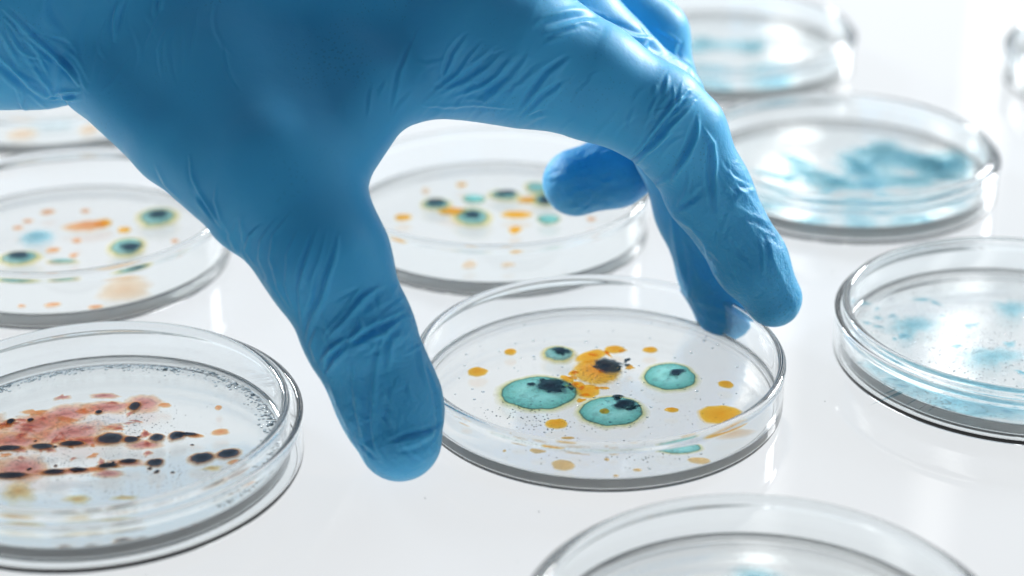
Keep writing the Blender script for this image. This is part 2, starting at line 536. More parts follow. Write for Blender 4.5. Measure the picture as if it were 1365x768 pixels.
_zc = [0]
def blob(name, d, px, py, rx, ry, mat, rot=0.0, h=0.35, irr=0.12, lift=0.0, seg=56, rings=9, lobes=5, in_mm=False, z=AGAR_Z):
    """a flat irregular dome on the agar; px,py photo pixel of its centre, rx,ry in photo px of its level footprint"""
    t, ag = d
    zl = z + t["_z"]
    if in_mm:
        cx, cy_, ax, ay = px, py, rx, ry
    else:
        p = at(px, py, zl)
        q = at(px + 10, py, zl)
        s = (q[0] - p[0]) / 10.0
        r_ = at(px, py - 10, zl)
        s2 = abs(r_[1] - p[1]) / 10.0
        cx, cy_, ax, ay = p[0] - t["_x"], p[1] - t["_y"], rx * s, ry * s2
    rr = math.hypot(cx, cy_)
    rnd = random.Random(int(px * 13 + py * 7 + rx * 3))
    ph = [(rnd.random() * 6.28, (rnd.random() * 0.8 + 0.2) / (1 + k * 0.9)) for k in range(lobes + 4)]
    _zc[0] = (_zc[0] + 1) % 40
    z0 = z + 0.02 + _zc[0] * 0.0035 + lift
    vs, rad, fs = [(0, 0, (h) * MM)], [0.0], []
    c, s_ = math.cos(rot), math.sin(rot)
    for i in range(1, rings + 1):
        u = i / rings
        for k in range(seg):
            a = 2 * math.pi * k / seg
            w = 1 + irr * sum(am * math.sin((j + 2) * a + p_) for j, (p_, am) in enumerate(ph)) * (0.4 + 0.6 * u)
            X, Y = ax * u * w * math.cos(a), ay * u * w * math.sin(a)
            gx, gy = cx + X * c - Y * s_, cy_ + X * s_ + Y * c
            g = math.hypot(gx, gy)
            if g > 43.0:
                gx, gy = gx * 43.0 / g, gy * 43.0 / g
            vs.append(((gx - cx) * MM, (gy - cy_) * MM, (h * (1 - u ** 2.2)) * MM))
            rad.append(u)
    for k in range(seg):
        fs.append((0, 1 + k, 1 + (k + 1) % seg))
    for i in range(rings - 1):
        for k in range(seg):
            a = 1 + i * seg
            fs.append((a + k, a + seg + k, a + seg + (k + 1) % seg, a + (k + 1) % seg))
    o = mesh_obj(name, vs, fs, mat, ag)
    o.location = (cx * MM, cy_ * MM, z0 * MM)
    at_ = o.data.attributes.new("rad", "FLOAT", "POINT")
    at_.data.foreach_set("value", rad)
    return o

def grains(name, d, items, mat, z=AGAR_Z, flat=0.6):
    """many tiny domes in one mesh (nobody could count them): items (x,y,r) in mm relative to the dish"""
    vs, fs = [], []
    seg = 7
    for x, y, r in items:
        s = len(vs)
        vs.append((x * MM, y * MM, (z + r * flat) * MM))
        for rr, zz in ((0.72, 0.62), (1.0, -0.1)):
            for k in range(seg):
                a = 2 * math.pi * k / seg
                vs.append(((x + r * rr * math.cos(a)) * MM, (y + r * rr * math.sin(a)) * MM, (z + r * flat * zz) * MM))
        for k in range(seg):
            k2 = (k + 1) % seg
            fs.append((s, s + 1 + k, s + 1 + k2))
            fs.append((s + 1 + k, s + 1 + seg + k, s + 1 + seg + k2, s + 1 + k2))
        fs.append(tuple(s + 1 + seg + k for k in reversed(range(seg))))
    o = mesh_obj(name, vs, fs, mat, d[1])
    o["kind"] = "stuff"
    return o

def px_grains(d, zones, rnd):
    out = []
    t = d[0]
    for px, py, sx, sy, n, r0, r1 in zones:
        for _ in range(n):
            p = at(px + rnd.gauss(0, sx), py + rnd.gauss(0, sy), AGAR_Z + t["_z"])
            x, y = p[0] - t["_x"], p[1] - t["_y"]
            if math.hypot(x, y) < 42.3:
                out.append((x, y, rnd.uniform(r0, r1)))
    return out

# --- A: the dish being lifted, no lid
rg = random.Random(3)
A = dish(0, 0, "open glass dish held between thumb and forefinger, teal and golden yellow colonies")
def zA(x, y):
    return 540 + x / 2.2593, 340 + y / 2.2593
for x, y, rx, ry, rot in [(317, 293, 21, 11, -.1), (218, 353, 35, 15, .1), (738, 287, 24, 11, 0), (966, 391, 25, 13, 0),
                          (950, 483, 74, 33, .15), (803, 468, 22, 9, -.1), (456, 510, 38, 17, -.1), (190, 492, 20, 8, -.3),
                          (630, 286, 32, 14, .1), (560, 306, 58, 17, .75), (488, 376, 30, 9, -1.0), (550, 412, 46, 20, -1.0), (520, 394, 26, 12, -1.0)]:
    px, py = zA(x, y)
    blob("golden_colony", A, px, py, rx / 2.2593, ry / 2.2593, GOLD, rot, 0.45, 0.10)
for x, y, rx, ry in [(348, 553, 25, 10), (402, 585, 25, 10), (477, 630, 35, 21), (510, 580, 28, 11), (540, 590, 22, 5), (628, 584, 17, 9),
                     (607, 612, 9, 5), (698, 645, 14, 6), (634, 663, 9, 4), (881, 617, 36, 12), (303, 587, 6, 4), (490, 553, 22, 5)]:
    px, py = zA(x, y)
    blob("ochre_colony_or_refraction", A, px, py, rx / 2.2593, ry / 2.2593, OCHRE, 0, 0.3, 0.12)
px, py = zA(985, 535)
blob("ochre_colony_or_refraction", A, px, py, 70 / 2.2593, 17 / 2.2593, PALE, 0.35, 0.3, 0.1)  # painted refraction in the dish wall, a pale orange patch
px, py = zA(822, 577)
blob("teal_colony_or_reflection", A, px, py, 78 / 2.2593, 22 / 2.2593, TEAL, 0, 0.3, 0.06)  # painted reflection of a teal colony in the front wall
for x, y, rx, ry, mt in [(463, 303, 62, 30, TEALY), (403, 420, 136, 62, TEAL), (622, 475, 116, 54, TEAL), (798, 371, 98, 47, TEAL)]:
    px, py = zA(x, y)
    blob("teal_colony_or_reflection", A, px, py, rx / 2.2593, ry / 2.2593, mt, 0, 0.9, 0.05, seg=90, rings=16)
px, py = zA(578, 356)
blob("amber_colony", A, px, py, 80 / 2.2593, 44 / 2.2593, AMBER, 0, 1.0, 0.06, seg=90, rings=16)
for x, y, rx, ry, rot in [(440, 408, 66, 30, -.2), (662, 464, 44, 23, 0), (818, 367, 30, 16, 0), (612, 348, 60, 30, .25), (380, 404, 22, 7, 0), (640, 440, 22, 8, 0), (470, 302, 40, 14, 0)]:
    px, py = zA(x, y)
    blob("spore_core", A, px, py, rx / 2.2593, ry / 2.2593, DARK, rot, 0.5, 0.28, lift=0.95)
for x, y, sx, sy, n, mt in [(432, 410, 34, 10, 9, DARK), (658, 462, 20, 8, 6, DARK), (606, 350, 30, 11, 9, DARK), (818, 367, 9, 4, 3, DARK), (470, 303, 16, 5, 4, DARK),
                            (560, 360, 60, 26, 9, AMBER), (530, 400, 30, 20, 6, GOLD), (600, 298, 34, 9, 4, GOLD)]:
    for _ in range(n):
        px, py = zA(x + rg.gauss(0, sx), y + rg.gauss(0, sy))
        blob("spore_core" if mt is DARK else "golden_colony", A, px, py, rg.uniform(6, 20) / 2.2593, rg.uniform(4, 9) / 2.2593, mt, rg.uniform(-.6, .6), 0.25, 0.4, lift=0.95 if mt is DARK else 0.1, seg=28, rings=5)
px, py = zA(600, 482)
blob("spore_core", A, px, py, 16 / 2.2593, 10 / 2.2593, AMBER, 0, 0.2, 0.1, lift=0.95)
zones = [(zA(330, 475) + (26, 9, 40, .10, .28)), (zA(405, 500) + (18, 8, 40, .10, .24)), (zA(570, 510) + (26, 8, 40, .08, .2)), (zA(700, 600) + (60, 9, 60, .08, .24)),
         (zA(480, 575) + (60, 9, 30, .08, .2)), (zA(840, 440) + (40, 12, 30, .07, .16)), (zA(640, 400) + (80, 30, 20, .05, .13)), (zA(700, 505) + (60, 8, 40, .07, .2))]
grains("dark_grains", A, px_grains(A, zones, rg), GRAIN)
grains("air_bubbles", A, [(r_ * math.cos(a), r_ * math.sin(a), rg.uniform(.15, .5)) for r_, a in ((rg.uniform(5, 40), rg.uniform(0, 6.28)) for _ in range(120))], M_DROP)

# --- B: front left, lidded, red smears and black streaks
B = dish(-117.8, -30.0, "glass dish nested in its lid with rows of black colonies over pink smears", lid=48.0)
def zB(x, y):
    return x / 2.088, 400 + y / 2.088
for x, y, rx, ry, rot in [(290, 268, 50, 9, 0), (400, 290, 52, 34, .2), (300, 300, 90, 22, .1), (180, 320, 110, 32, .15), (90, 352, 100, 40, 0),
                          (200, 370, 110, 38, -.1), (40, 395, 90, 26, 0), (250, 395, 90, 20, .1), (400, 405, 55, 16, 0), (60, 470, 110, 34, 0),
                          (-60, 380, 110, 60, 0), (300, 485, 52, 14, -.2), (350, 455, 60, 14, 0), (190, 478, 100, 14, .1), (-100, 470, 120, 60, 0)]:
    px, py = zB(x, y)
    blob("pink_smear", B, px, py, rx / 2.088, ry / 2.088, PINK, rot, 0.12, 0.22, rings=7)
for x, y, rx, ry, rot in [(30, 343, 17, 11, 0), (85, 339, 13, 8, 0), (375, 301, 24, 17, 0), (275, 317, 14, 8, 0), (20, 418, 58, 12, .05), (118, 413, 46, 13, 0),
                          (200, 405, 52, 11, .05), (308, 391, 56, 22, .1), (365, 394, 30, 14, 0), (437, 389, 29, 16, 0), (492, 383, 31, 17, .1),
                          (30, 494, 72, 14, .05), (150, 484, 44, 12, 0), (218, 478, 36, 10, 0), (300, 465, 40, 12, .1), (358, 453, 34, 11, .1),
                          (432, 457, 32, 17, 0), (562, 444, 46, 22, 0), (636, 432, 44, 19, .12), (520, 378, 50, 7, 0),
                          (180, 694, 34, 17, 0), (252, 688, 26, 12, 0), (345, 674, 42, 18, 0), (392, 668, 28, 13, 0), (350, 626, 58, 12, .05), (180, 636, 46, 9, 0), (262, 634, 30, 9, 0)]:  # entries on this line are painted mirror images in the dish wall
    px, py = zB(x, y)
    blob("black_colony_or_reflection", B, px, py, rx / 2.088, ry / 2.088, BLACK, rot, 0.55, 0.10, lift=0.12)
for x, y, rx, ry, rot in [(613, 369, 30, 11, .3), (459, 294, 19, 9, 0), (608, 301, 11, 9, 0), (545, 380, 26, 7, 0), (265, 473, 30, 8, 0), (655, 452, 26, 9, .3), (515, 649, 18, 7, 0), (453, 656, 18, 7, 0), (555, 637, 18, 6, 0)]:
    px, py = zB(x, y)
    blob("orange_colony", B, px, py, rx / 2.088, ry / 2.088, ORANGE, rot, 0.2, 0.15)
for _ in range(46):
    px, py = zB(rg.uniform(-60, 420), rg.gauss(360, 45))
    blob("pink_smear", B, px, py, rg.uniform(8, 34) / 2.088, rg.uniform(4, 12) / 2.088, rg.choice((PINK, PINK, ORANGE)), rg.uniform(-.4, .5), 0.2, 0.5, seg=28, rings=5)
for _ in range(16):
    px, py = zB(rg.uniform(-20, 640), rg.choice((398, 484)) + rg.gauss(0, 12))
    blob("black_colony_or_reflection", B, px, py, rg.uniform(5, 11) / 2.088, rg.uniform(3, 6) / 2.088, BLACK, 0, 0.3, 0.2, lift=0.15, seg=24, rings=5)
for x, y, rx, ry in [(50, 535, 62, 34), (215, 556, 52, 16), (345, 552, 40, 10), (590, 470, 40, 8), (60, 620, 90, 10), (270, 606, 140, 9)]:
    px, py = zB(x, y)
    blob("yellow_smear", B, px, py, rx / 2.088, ry / 2.088, SMEAR, 0, 0.15, 0.3)
for x, y, rx, ry in [(270, 345, 80, 26), (330, 340, 60, 20), (100, 445, 70, 16), (180, 520, 90, 20)]:
    px, py = zB(x, y)
    blob("grey_film", B, px, py, rx / 2.088, ry / 2.088, WHITE, 0, 0.1, 0.3, lift=0.2)
zones = [(zB(270, 345) + (40, 9, 240, .07, .2)), (zB(400, 350) + (36, 12, 120, .07, .2)), (zB(220, 435) + (90, 12, 240, .06, .18)), (zB(480, 500) + (50, 12, 120, .06, .18)),
         (zB(330, 530) + (60, 12, 120, .06, .18)), (zB(150, 500) + (70, 14, 120, .06, .18)), (zB(60, 440) + (40, 10, 90, .08, .2)), (zB(620, 470) + (20, 10, 30, .06, .15))]
grains("dark_grains", B, px_grains(B, zones, rg), GRAIN)
ring = []
for k in range(900):
    a = rg.uniform(-0.7, math.pi + 0.2)
    r_ = 41.9 - abs(rg.gauss(0, 1.6)) - 2.0 * (a > 1.2)
    ring.append((r_ * math.cos(a), r_ * math.sin(a), rg.uniform(.15, .50)))
grains("condensation_droplets", B, ring, M_DROP)

# --- C: left middle
Cd = dish(-146.0, 81.5, "soft-focus glass dish left of the wrist with three teal colonies and an amber-ringed dark one")
def zC(x, y):
    return x / 2.2588, 100 + y / 2.2588
for x, y, rx, ry, mt in [(475, 441, 78, 34, TEALY), (383, 532, 70, 34, TEALY), (112, 504, 66, 30, GREY), (60, 565, 76, 27, TEALY), (190, 575, 56, 8, TEALY)]:
    px, py = zC(x, y)
    blob("teal_colony_or_reflection", Cd, px, py, rx / 2.2588, ry / 2.2588, mt, 0, 0.7, 0.06)
for x, y, rx, ry in [(478, 440, 42, 17), (395, 538, 46, 18), (60, 564, 50, 16)]:
    px, py = zC(x, y)
    blob("spore_core", Cd, px, py, rx / 2.2588, ry / 2.2588, DARK, 0, 0.3, 0.2, lift=0.75)
for x, y, rx, ry, mt, rot in [(260, 466, 70, 20, ORANGE, .15), (310, 458, 34, 14, AMBER, 0), (375, 478, 24, 10, GOLD, .2), (145, 424, 26, 9, ORANGE, 0), (258, 421, 18, 7, ORANGE, 0),
                              (85, 452, 18, 7, ORANGE, 0), (55, 472, 20, 7, ORANGE, 0), (232, 511, 17, 8, ORANGE, .3), (160, 540, 28, 9, ORANGE, 0), (222, 556, 16, 8, ORANGE, 0),
                              (527, 512, 14, 7, ORANGE, 0), (375, 655, 100, 40, PALE, .25), (160, 702, 30, 9, ORANGE, 0), (288, 709, 26, 8, ORANGE, 0), (68, 706, 14, 6, ORANGE, 0), (370, 620, 80, 9, PALE, .1)]:
    px, py = zC(x, y)
    blob("orange_colony", Cd, px, py, rx / 2.2588, ry / 2.2588, mt, rot, 0.3, 0.15)

Cd[0].scale.z = 1.3
# --- D: back middle
D = dish(-26.5, 101.5, "soft-focus glass dish framed between thumb and forefinger, green and gold colonies")
D[0].scale.z = 1.22
def zD(x, y):
    return 460 + x / 2.56, 120 + y / 2.56
for x, y, rx, ry, mt in [(312, 402, 66, 24, TEALY), (435, 447, 82, 36, TEALY), (545, 370, 68, 22, TEALY), (440, 382, 44, 18, TEAL), (655, 345, 50, 26, TEALY), (690, 385, 62, 30, TEALY), (694, 452, 48, 18, TEAL), (370, 425, 60, 16, AMBER)]:
    px, py = zD(x, y)
    blob("teal_colony_or_reflection", D, px, py, rx / 2.56, ry / 2.56, mt, 0, 0.7, 0.08)
for x, y, rx, ry in [(312, 402, 46, 17), (435, 445, 44, 18), (548, 370, 48, 14), (688, 392, 44, 20)]:
    px, py = zD(x, y)
    blob("spore_core", D, px, py, rx / 2.56, ry / 2.56, DARK, 0, 0.3, 0.2, lift=0.75)
for x, y, rx, ry, mt in [(198, 444, 32, 13, GOLD), (585, 435, 58, 14, GOLD), (580, 487, 26, 13, GOLD), (397, 333, 20, 8, GOLD), (840, 451, 18, 8, ORANGE), (275, 355, 16, 16, PALE), (622, 385, 40, 12, AMBER), (425, 603, 32, 18, PALE), (555, 603, 28, 12, PALE)]:
    px, py = zD(x, y)
    blob("golden_colony", D, px, py, rx / 2.56, ry / 2.56, mt, 0, 0.35, 0.14)

# --- E: back right, blue mould
E_ = dish(80.5, 138.0, "soft-focus glass dish behind the forefinger with branching grey-blue mould", lid=46.8)
def zE(x, y):
    return 900 + x / 2.258, y / 2.258
for x, y, rx, ry, rot, mt in [(640, 490, 150, 50, 0, BLUE), (800, 505, 100, 50, 0, BLUE), (560, 520, 80, 60, .3, BLUE), (620, 455, 110, 34, 0, GREY), (760, 495, 150, 44, 0, GREY), (850, 480, 60, 50, 0, BLUE),
                              (370, 490, 90, 16, -.9, GREY), (430, 530, 130, 20, -.6, GREY), (300, 530, 90, 13, -.5, GREY), (480, 555, 140, 18, 0, GREY), (700, 545, 140, 24, 0, GREY), (600, 560, 120, 16, 0, BLUE), (550, 500, 34, 60, .3, GREY),
                              (290, 600, 90, 34, 0, BLUE), (250, 620, 60, 30, 0, BLUE), (400, 670, 90, 34, 0, BLUE), (560, 680, 90, 54, .3, BLUE), (540, 620, 80, 40, 0, BLUE), (700, 660, 90, 34, 0, BLUE), (640, 600, 60, 24, 0, BLUE), (820, 610, 70, 20, 0, BLUE)]:
    px, py = zE(x, y)
    blob("blue_mould_patch", E_, px, py, rx / 2.258, ry / 2.258, mt, rot, 0.25, 0.35)

for _ in range(22):
    px, py = zE(rg.uniform(330, 880), rg.uniform(450, 680))
    blob("blue_mould_patch", E_, px, py, rg.uniform(16, 50) / 2.258, rg.uniform(8, 22) / 2.258, rg.choice((BLUE, GREY)), rg.uniform(-.8, .8), 0.2, 0.45, seg=32, rings=6)
# --- F: far, top
p = at(978, 30, 15)
F_ = dish(p[0] - 3, p[1], "far blurred glass dish at the top past the knuckles, with pale blue mould", lid=46.8)
for x, y, rx, ry, mt in [(90, 130, 70, 22, GREY), (230, 140, 70, 20, GREY), (60, 150, 60, 16, BLUE), (170, 135, 60, 16, BLUE), (285, 228, 100, 46, BLUE), (300, 232, 70, 36, BLUE), (100, 235, 90, 40, BLUE), (150, 262, 50, 16, BLUE)]:
    px, py = zE(x, y)
    blob("blue_mould_patch", F_, px, py, rx / 2.258, ry / 2.258, mt, 0, 0.25, 0.3)

# --- G: right
G = dish(108.0, 22.0, "glass dish cut by the right edge of the picture, icy blue cloudy growth", lid=46.8)
def zG(x, y):
    return 1050 + x / 1.5746, 280 + y / 1.5746
for x, y, rx, ry, mt in [(260, 245, 60, 34, BLUE), (430, 310, 70, 34, BLUE), (470, 210, 40, 30, BLUE), (350, 230, 120, 60, WHITE), (380, 180, 120, 30, WHITE), (230, 210, 90, 36, WHITE), (300, 310, 120, 40, WHITE),
                         (300, 375, 110, 30, BLUE), (420, 398, 140, 36, BLUE), (250, 352, 80, 24, BLUE), (400, 425, 120, 20, BLUE), (470, 405, 90, 36, BLUE), (350, 400, 110, 30, BLUE), (200, 330, 50, 20, BLUE)]:
    px, py = zG(x, y)
    blob("blue_mould_patch", G, px, py, rx / 1.5746, ry / 1.5746, mt, 0, 0.25, 0.35)
for _ in range(60):
    px, py = zG(rg.uniform(150, 520), rg.uniform(170, 330) if rg.random() < .45 else rg.uniform(340, 430))
    blob("blue_mould_patch", G, px, py, rg.uniform(6, 22) / 1.5746, rg.uniform(3, 9) / 1.5746, rg.choice((BLUE, BLUE, WHITE)), rg.uniform(-.8, .8), 0.2, 0.45, seg=28, rings=5)
zones = [(zG(280, 260) + (90, 50, 260, .1, .32)), (zG(450, 300) + (60, 50, 260, .1, .32)), (zG(280, 220) + (60, 24, 150, .1, .35)), (zG(400, 300) + (60, 20, 150, .1, .35)), (zG(340, 400) + (70, 10, 120, .12, .4)), (zG(240, 390) + (40, 12, 60, .15, .45))]
grains("air_bubbles", G, px_grains(G, zones, rg), M_DROP)
grains("dark_grains", G, px_grains(G, [(zG(260, 230) + (50, 24, 40, .08, .2)), (zG(440, 300) + (40, 24, 60, .08, .24))], rg), GRAIN)

# --- H: bottom
H = dish(27.1, -112.3, "clear glass dish at the bottom edge nearest the viewer with faint teal growth", lid=47.6)
blob("teal_colony_or_reflection", H, 1005, 774, 50, 24, BLUE, 0, 0.4, 0.08)
blob("teal_colony_or_reflection", H, 1030, 792, 30, 12, TEAL, 0, 0.4, 0.08)

# --- further dishes seen only as blurred rims
p = at(40, 212, 0)
I_ = dish(p[0], p[1] + 46, "blurred glass dish under the cuff at the far left, nearer of two overlapping rims")
blob("ochre_colony_or_refraction", I_, 118, 172, 16, 8, PALE, 0, 0.3, 0.1)
blob("ochre_colony_or_refraction", I_, 30, 178, 26, 8, PALE, 0, 0.3, 0.1)
blob("grey_mould_patch", I_, 70, 165, 40, 6, GREY, 0, 0.3, 0.1)
p = at(-20, 158, 0)
L_ = dish(p[0] - 28, p[1] + 52, "blurred glass dish under the cuff at the far left, farther of two overlapping rims")
blob("grey_mould_patch", L_, 0, 140, 40, 6, GREY, 0, 0.3, 0.1)
p = at(1500, 58, 15)
K_ = dish(p[0] + 6, p[1], "very blurred glass dish at the top right corner of the picture", lid=46.8)
blob("pale_mould_patch", K_, 1435, 50, 40, 14, WHITE, 0, 0.3, 0.2)
for t in [o for o in COL.objects if "_x" in o.keys()]:
    del t["_x"]
    del t["_y"]
    del t["_z"]

# ------------------------------------------------------------------ the gloved hand, one continuous skin
def J(px, py, depth, rpx):
    return deep(px, py, depth), rpx * depth / F_PX

def sd_cone(P, a, b, ra, rb):
    ba = b - a
    L2 = float(ba @ ba)
    pa = P - a
    t = np.clip(pa @ ba / L2, 0, 1)
    q = pa - t[:, None] * ba
    # small correction so that the radius changes smoothly
    return np.sqrt((q * q).sum(1)) - (ra + (rb - ra) * t)

def smin(a, b, k):
    h = np.clip(0.5 + 0.5 * (b - a) / k, 0, 1)
    return b * (1 - h) + a * h - k * h * (1 - h)

def chain(P, js, k=3.0):
    out = None
    for (a, ra), (b, rb) in zip(js[:-1], js[1:]):
        d = sd_cone(P, a, b, ra, rb)
        out = d if out is None else smin(out, d, k)
    return out

THUMB = [J(533, 586, 451, 56), J(518, 535, 454, 65), J(479, 445, 453, 71), J(436, 348, 452, 82), J(369, 228, 459, 84)]
THENAR = [J(369, 228, 459, 84), J(290, 110, 480, 100), J(150, 0, 498, 120)]
INDEX = [J(1031, 398, 494, 38), J(1001, 349, 491, 47), J(945, 255, 486, 55), J(905, 180, 481, 62), J(876, 153, 478, 66)]
INDEX_P = [J(876, 153, 478, 66), J(780, 104, 476, 74), J(694, 70, 476, 95), J(640, 50, 478, 102)]
MIDDLE = [J(970, 410, 517, 44), J(953, 362, 516, 47), J(928, 278, 512, 53), J(900, 190, 506, 56), J(880, 135, 503, 58)]
MIDDLE_P = [J(880, 135, 502, 58), J(800, 70, 500, 60), J(720, 0, 500, 80)]
RING = [J(768, 243, 520, 45), J(820, 228, 522, 46), J(880, 190, 524, 46), J(880, 120, 524, 48), J(868, 48, 524, 50)]
RING_P = [J(868, 48, 524, 50), J(800, -10, 522, 55), J(700, -50, 520, 80)]
PINKY = [J(720, 95, 540, 38), J(770, 90, 542, 40), J(810, 60, 542, 42), J(800, 10, 542, 44)]
PINKY_P = [J(800, 10, 542, 44), J(720, -40, 542, 50), J(620, -80, 540, 66)]
PAD = [J(528, 552, 457, 62), J(505, 500, 456, 66)]
PALM = [
    [J(640, 46, 484, 96), J(500, -20, 504, 120), J(262, 0, 506, 125), J(110, -30, 506, 125)],
    [J(720, 0, 500, 80), J(520, -60, 496, 120), J(120, -60, 492, 130)],
    [J(700, -50, 520, 80), J(480, -100, 512, 100), J(120, -70, 500, 120)],
    [J(620, -80, 540, 66), J(420, -130, 525, 80), J(120, -80, 505, 110)],
]
CUFF = [J(62, 36, 490, 99), J(20, 20, 486, 112), J(-60, -8, 486, 140), J(-300, -40, 492, 160), J(-1200, -120, 510, 185)]

SV = [deep(*v) for v in ((138, 97, 480), (236, 186, 466), (340, 274, 457), (425, 335, 454), (424, 225, 460), (495, 122, 471), (600, 80, 480), (640, -40, 494), (350, -60, 496), (150, -60, 494))]
SLAB = [(0, 1, 8), (1, 2, 8), (2, 4, 8), (2, 3, 4), (4, 5, 8), (5, 6, 8), (6, 7, 8), (0, 8, 9)]

def sd_tri(P, a, b, c, r):
    """distance to a flat triangle, thickened by r"""
    best = None
    for u, v in ((a, b), (b, c), (c, a)):
        e = v - u
        p = P - u
        t = np.clip(p @ e / (e @ e), 0, 1)
        q = p - t[:, None] * e
        d = (q * q).sum(1)
        best = d if best is None else np.minimum(best, d)
    n = np.cross(b - a, c - a)
    ins = np.ones(len(P), bool)
    for u, v in ((a, b), (b, c), (c, a)):
        ins &= ((P - u) @ np.cross(n, v - u)) >= 0
    h = (P - a) @ (n / np.linalg.norm(n))
    return np.sqrt(np.where(ins, h * h, best)) - r

def hand_sdf(P):
    thumb = smin(chain(P, THUMB, 4), chain(P, PAD, 3), 3)
    slab = None
    for i, j, k in SLAB:
        d = sd_tri(P, SV[i], SV[j], SV[k], 10.4)
        slab = d if slab is None else smin(slab, d, 2.0)
    palm = smin(slab, chain(P, THENAR, 10), 6)
    for c in PALM:
        palm = smin(palm, chain(P, c, 8), 12)
    palm = smin(palm, chain(P, CUFF, 8), 2.5)
    out = smin(palm, thumb, 7)
    idx = smin(chain(P, INDEX, 3), chain(P, INDEX_P, 5), 2.0)
    g = smin(palm, idx, 6)
    out = smin(out, g, 1.0)
    for a, b in ((MIDDLE, MIDDLE_P), (RING, RING_P), (PINKY, PINKY_P)):
        f = smin(chain(P, a, 3), chain(P, b, 5), 2.0)
        out = smin(out, smin(palm, f, 8), 1.2)
    return out

def surface_net(sdf, lo, hi, h, coarse=8):
    n = [int(math.ceil((hi[i] - lo[i]) / (h * coarse))) for i in range(3)]
    step = h * coarse
    ctr = [lo[i] + (np.arange(n[i]) + 0.5) * step for i in range(3)]
    g = np.stack(np.meshgrid(*ctr, indexing="ij"), -1).reshape(-1, 3)
    dc = sdf(g)
    near = (np.abs(dc) < step * 1.35).reshape(n)
    V = np.repeat(np.repeat(np.repeat(dc.reshape(n), coarse, 0), coarse, 1), coarse, 2).astype(np.float32)
    idx = np.argwhere(near)
    off = np.stack(np.meshgrid(*[np.arange(coarse)] * 3, indexing="ij"), -1).reshape(-1, 3)
    for s in range(0, len(idx), 400):
        ii = (idx[s:s + 400, None, :] * coarse + off[None]).reshape(-1, 3)
        P = np.array(lo) + ii * h
        V[ii[:, 0], ii[:, 1], ii[:, 2]] = sdf(P)
    ins = V < 0
    # cells with mixed corners
    cnt = np.zeros([s - 1 for s in V.shape], np.int8)
    for dx in (0, 1):
        for dy in (0, 1):
            for dz in (0, 1):
                cnt += ins[dx:ins.shape[0] - 1 + dx, dy:ins.shape[1] - 1 + dy, dz:ins.shape[2] - 1 + dz]
    cells = np.argwhere((cnt > 0) & (cnt < 8))
    vid = -np.ones(cnt.shape, np.int32)
    vid[cells[:, 0], cells[:, 1], cells[:, 2]] = np.arange(len(cells))
    acc = np.zeros((len(cells), 3))
    num = np.zeros(len(cells))
    corners = [(0, 0, 0), (1, 0, 0), (0, 1, 0), (1, 1, 0), (0, 0, 1), (1, 0, 1), (0, 1, 1), (1, 1, 1)]
    cv = [V[cells[:, 0] + c[0], cells[:, 1] + c[1], cells[:, 2] + c[2]] for c in corners]
    for i in range(8):
        for j in range(i + 1, 8):
            if sum(abs(corners[i][q] - corners[j][q]) for q in range(3)) != 1:
                continue
            a, b = cv[i], cv[j]
            mk = (a < 0) != (b < 0)
            t = np.where(mk, a / np.where(mk, a - b, 1), 0)
            ca, cb = np.array(corners[i], float), np.array(corners[j], float)
            acc += mk[:, None] * (ca + t[:, None] * (cb - ca))
            num += mk
    verts = np.array(lo) + (cells + acc / num[:, None]) * h
    quads = []
    for ax in range(3):
        o1, o2 = [(1, 2), (2, 0), (0, 1)][ax]
        sl_a = [slice(None)] * 3
        sl_b = [slice(None)] * 3
        sl_a[ax] = slice(0, -1)
        sl_b[ax] = slice(1, None)
        e = ins[tuple(sl_a)] != ins[tuple(sl_b)]
        q = np.argwhere(e)
        ok = (q[:, o1] > 0) & (q[:, o2] > 0) & (q[:, o1] < cnt.shape[o1]) & (q[:, o2] < cnt.shape[o2])
        q = q[ok]
        flip = ins[q[:, 0], q[:, 1], q[:, 2]]
        d1 = np.zeros(3, int); d1[o1] = 1
        d2 = np.zeros(3, int); d2[o2] = 1
        c0 = q - d1 - d2; c1 = q - d2; c2 = q; c3 = q - d1
        f = np.stack([vid[tuple(c.T)] for c in (c0, c1, c2, c3)], 1)
        f[~flip] = f[~flip][:, ::-1]
        quads.append(f)
    quads = np.concatenate(quads)
    quads = quads[(quads >= 0).all(1)]
    return verts, quads

def vnormals(v, q):
    n = np.cross(v[q[:, 2]] - v[q[:, 0]], v[q[:, 3]] - v[q[:, 1]])
    out = np.zeros_like(v)
    for k in range(4):
        for c in range(3):
            out[:, c] += np.bincount(q[:, k], n[:, c], len(v))
    return out / np.maximum(np.linalg.norm(out, axis=1), 1e-12)[:, None]

def hashn(i, j, k, seed):
    x = (i * 374761393 + j * 668265263 + k * 2147483647 + seed * 974634777) & 0xFFFFFFFF
    x = ((x ^ (x >> 13)) * 1274126177) & 0xFFFFFFFF
    return ((x ^ (x >> 16)) & 0xFFFF) / 65535.0
def vnoise(p, seed=0):
    f = np.floor(p).astype(np.int64)
    u = p - f
    u = u * u * (3 - 2 * u)
    out = 0
    for dx in (0, 1):
        for dy in (0, 1):
            for dz in (0, 1):
                w = (u[:, 0] if dx else 1 - u[:, 0]) * (u[:, 1] if dy else 1 - u[:, 1]) * (u[:, 2] if dz else 1 - u[:, 2])
                out = out + w * hashn(f[:, 0] + dx, f[:, 1] + dy, f[:, 2] + dz, seed)
    return out * 2 - 1

GRID = 0.6
hv, hq = surface_net(hand_sdf, (-245, -110, -2), (75, 175, 165), GRID)

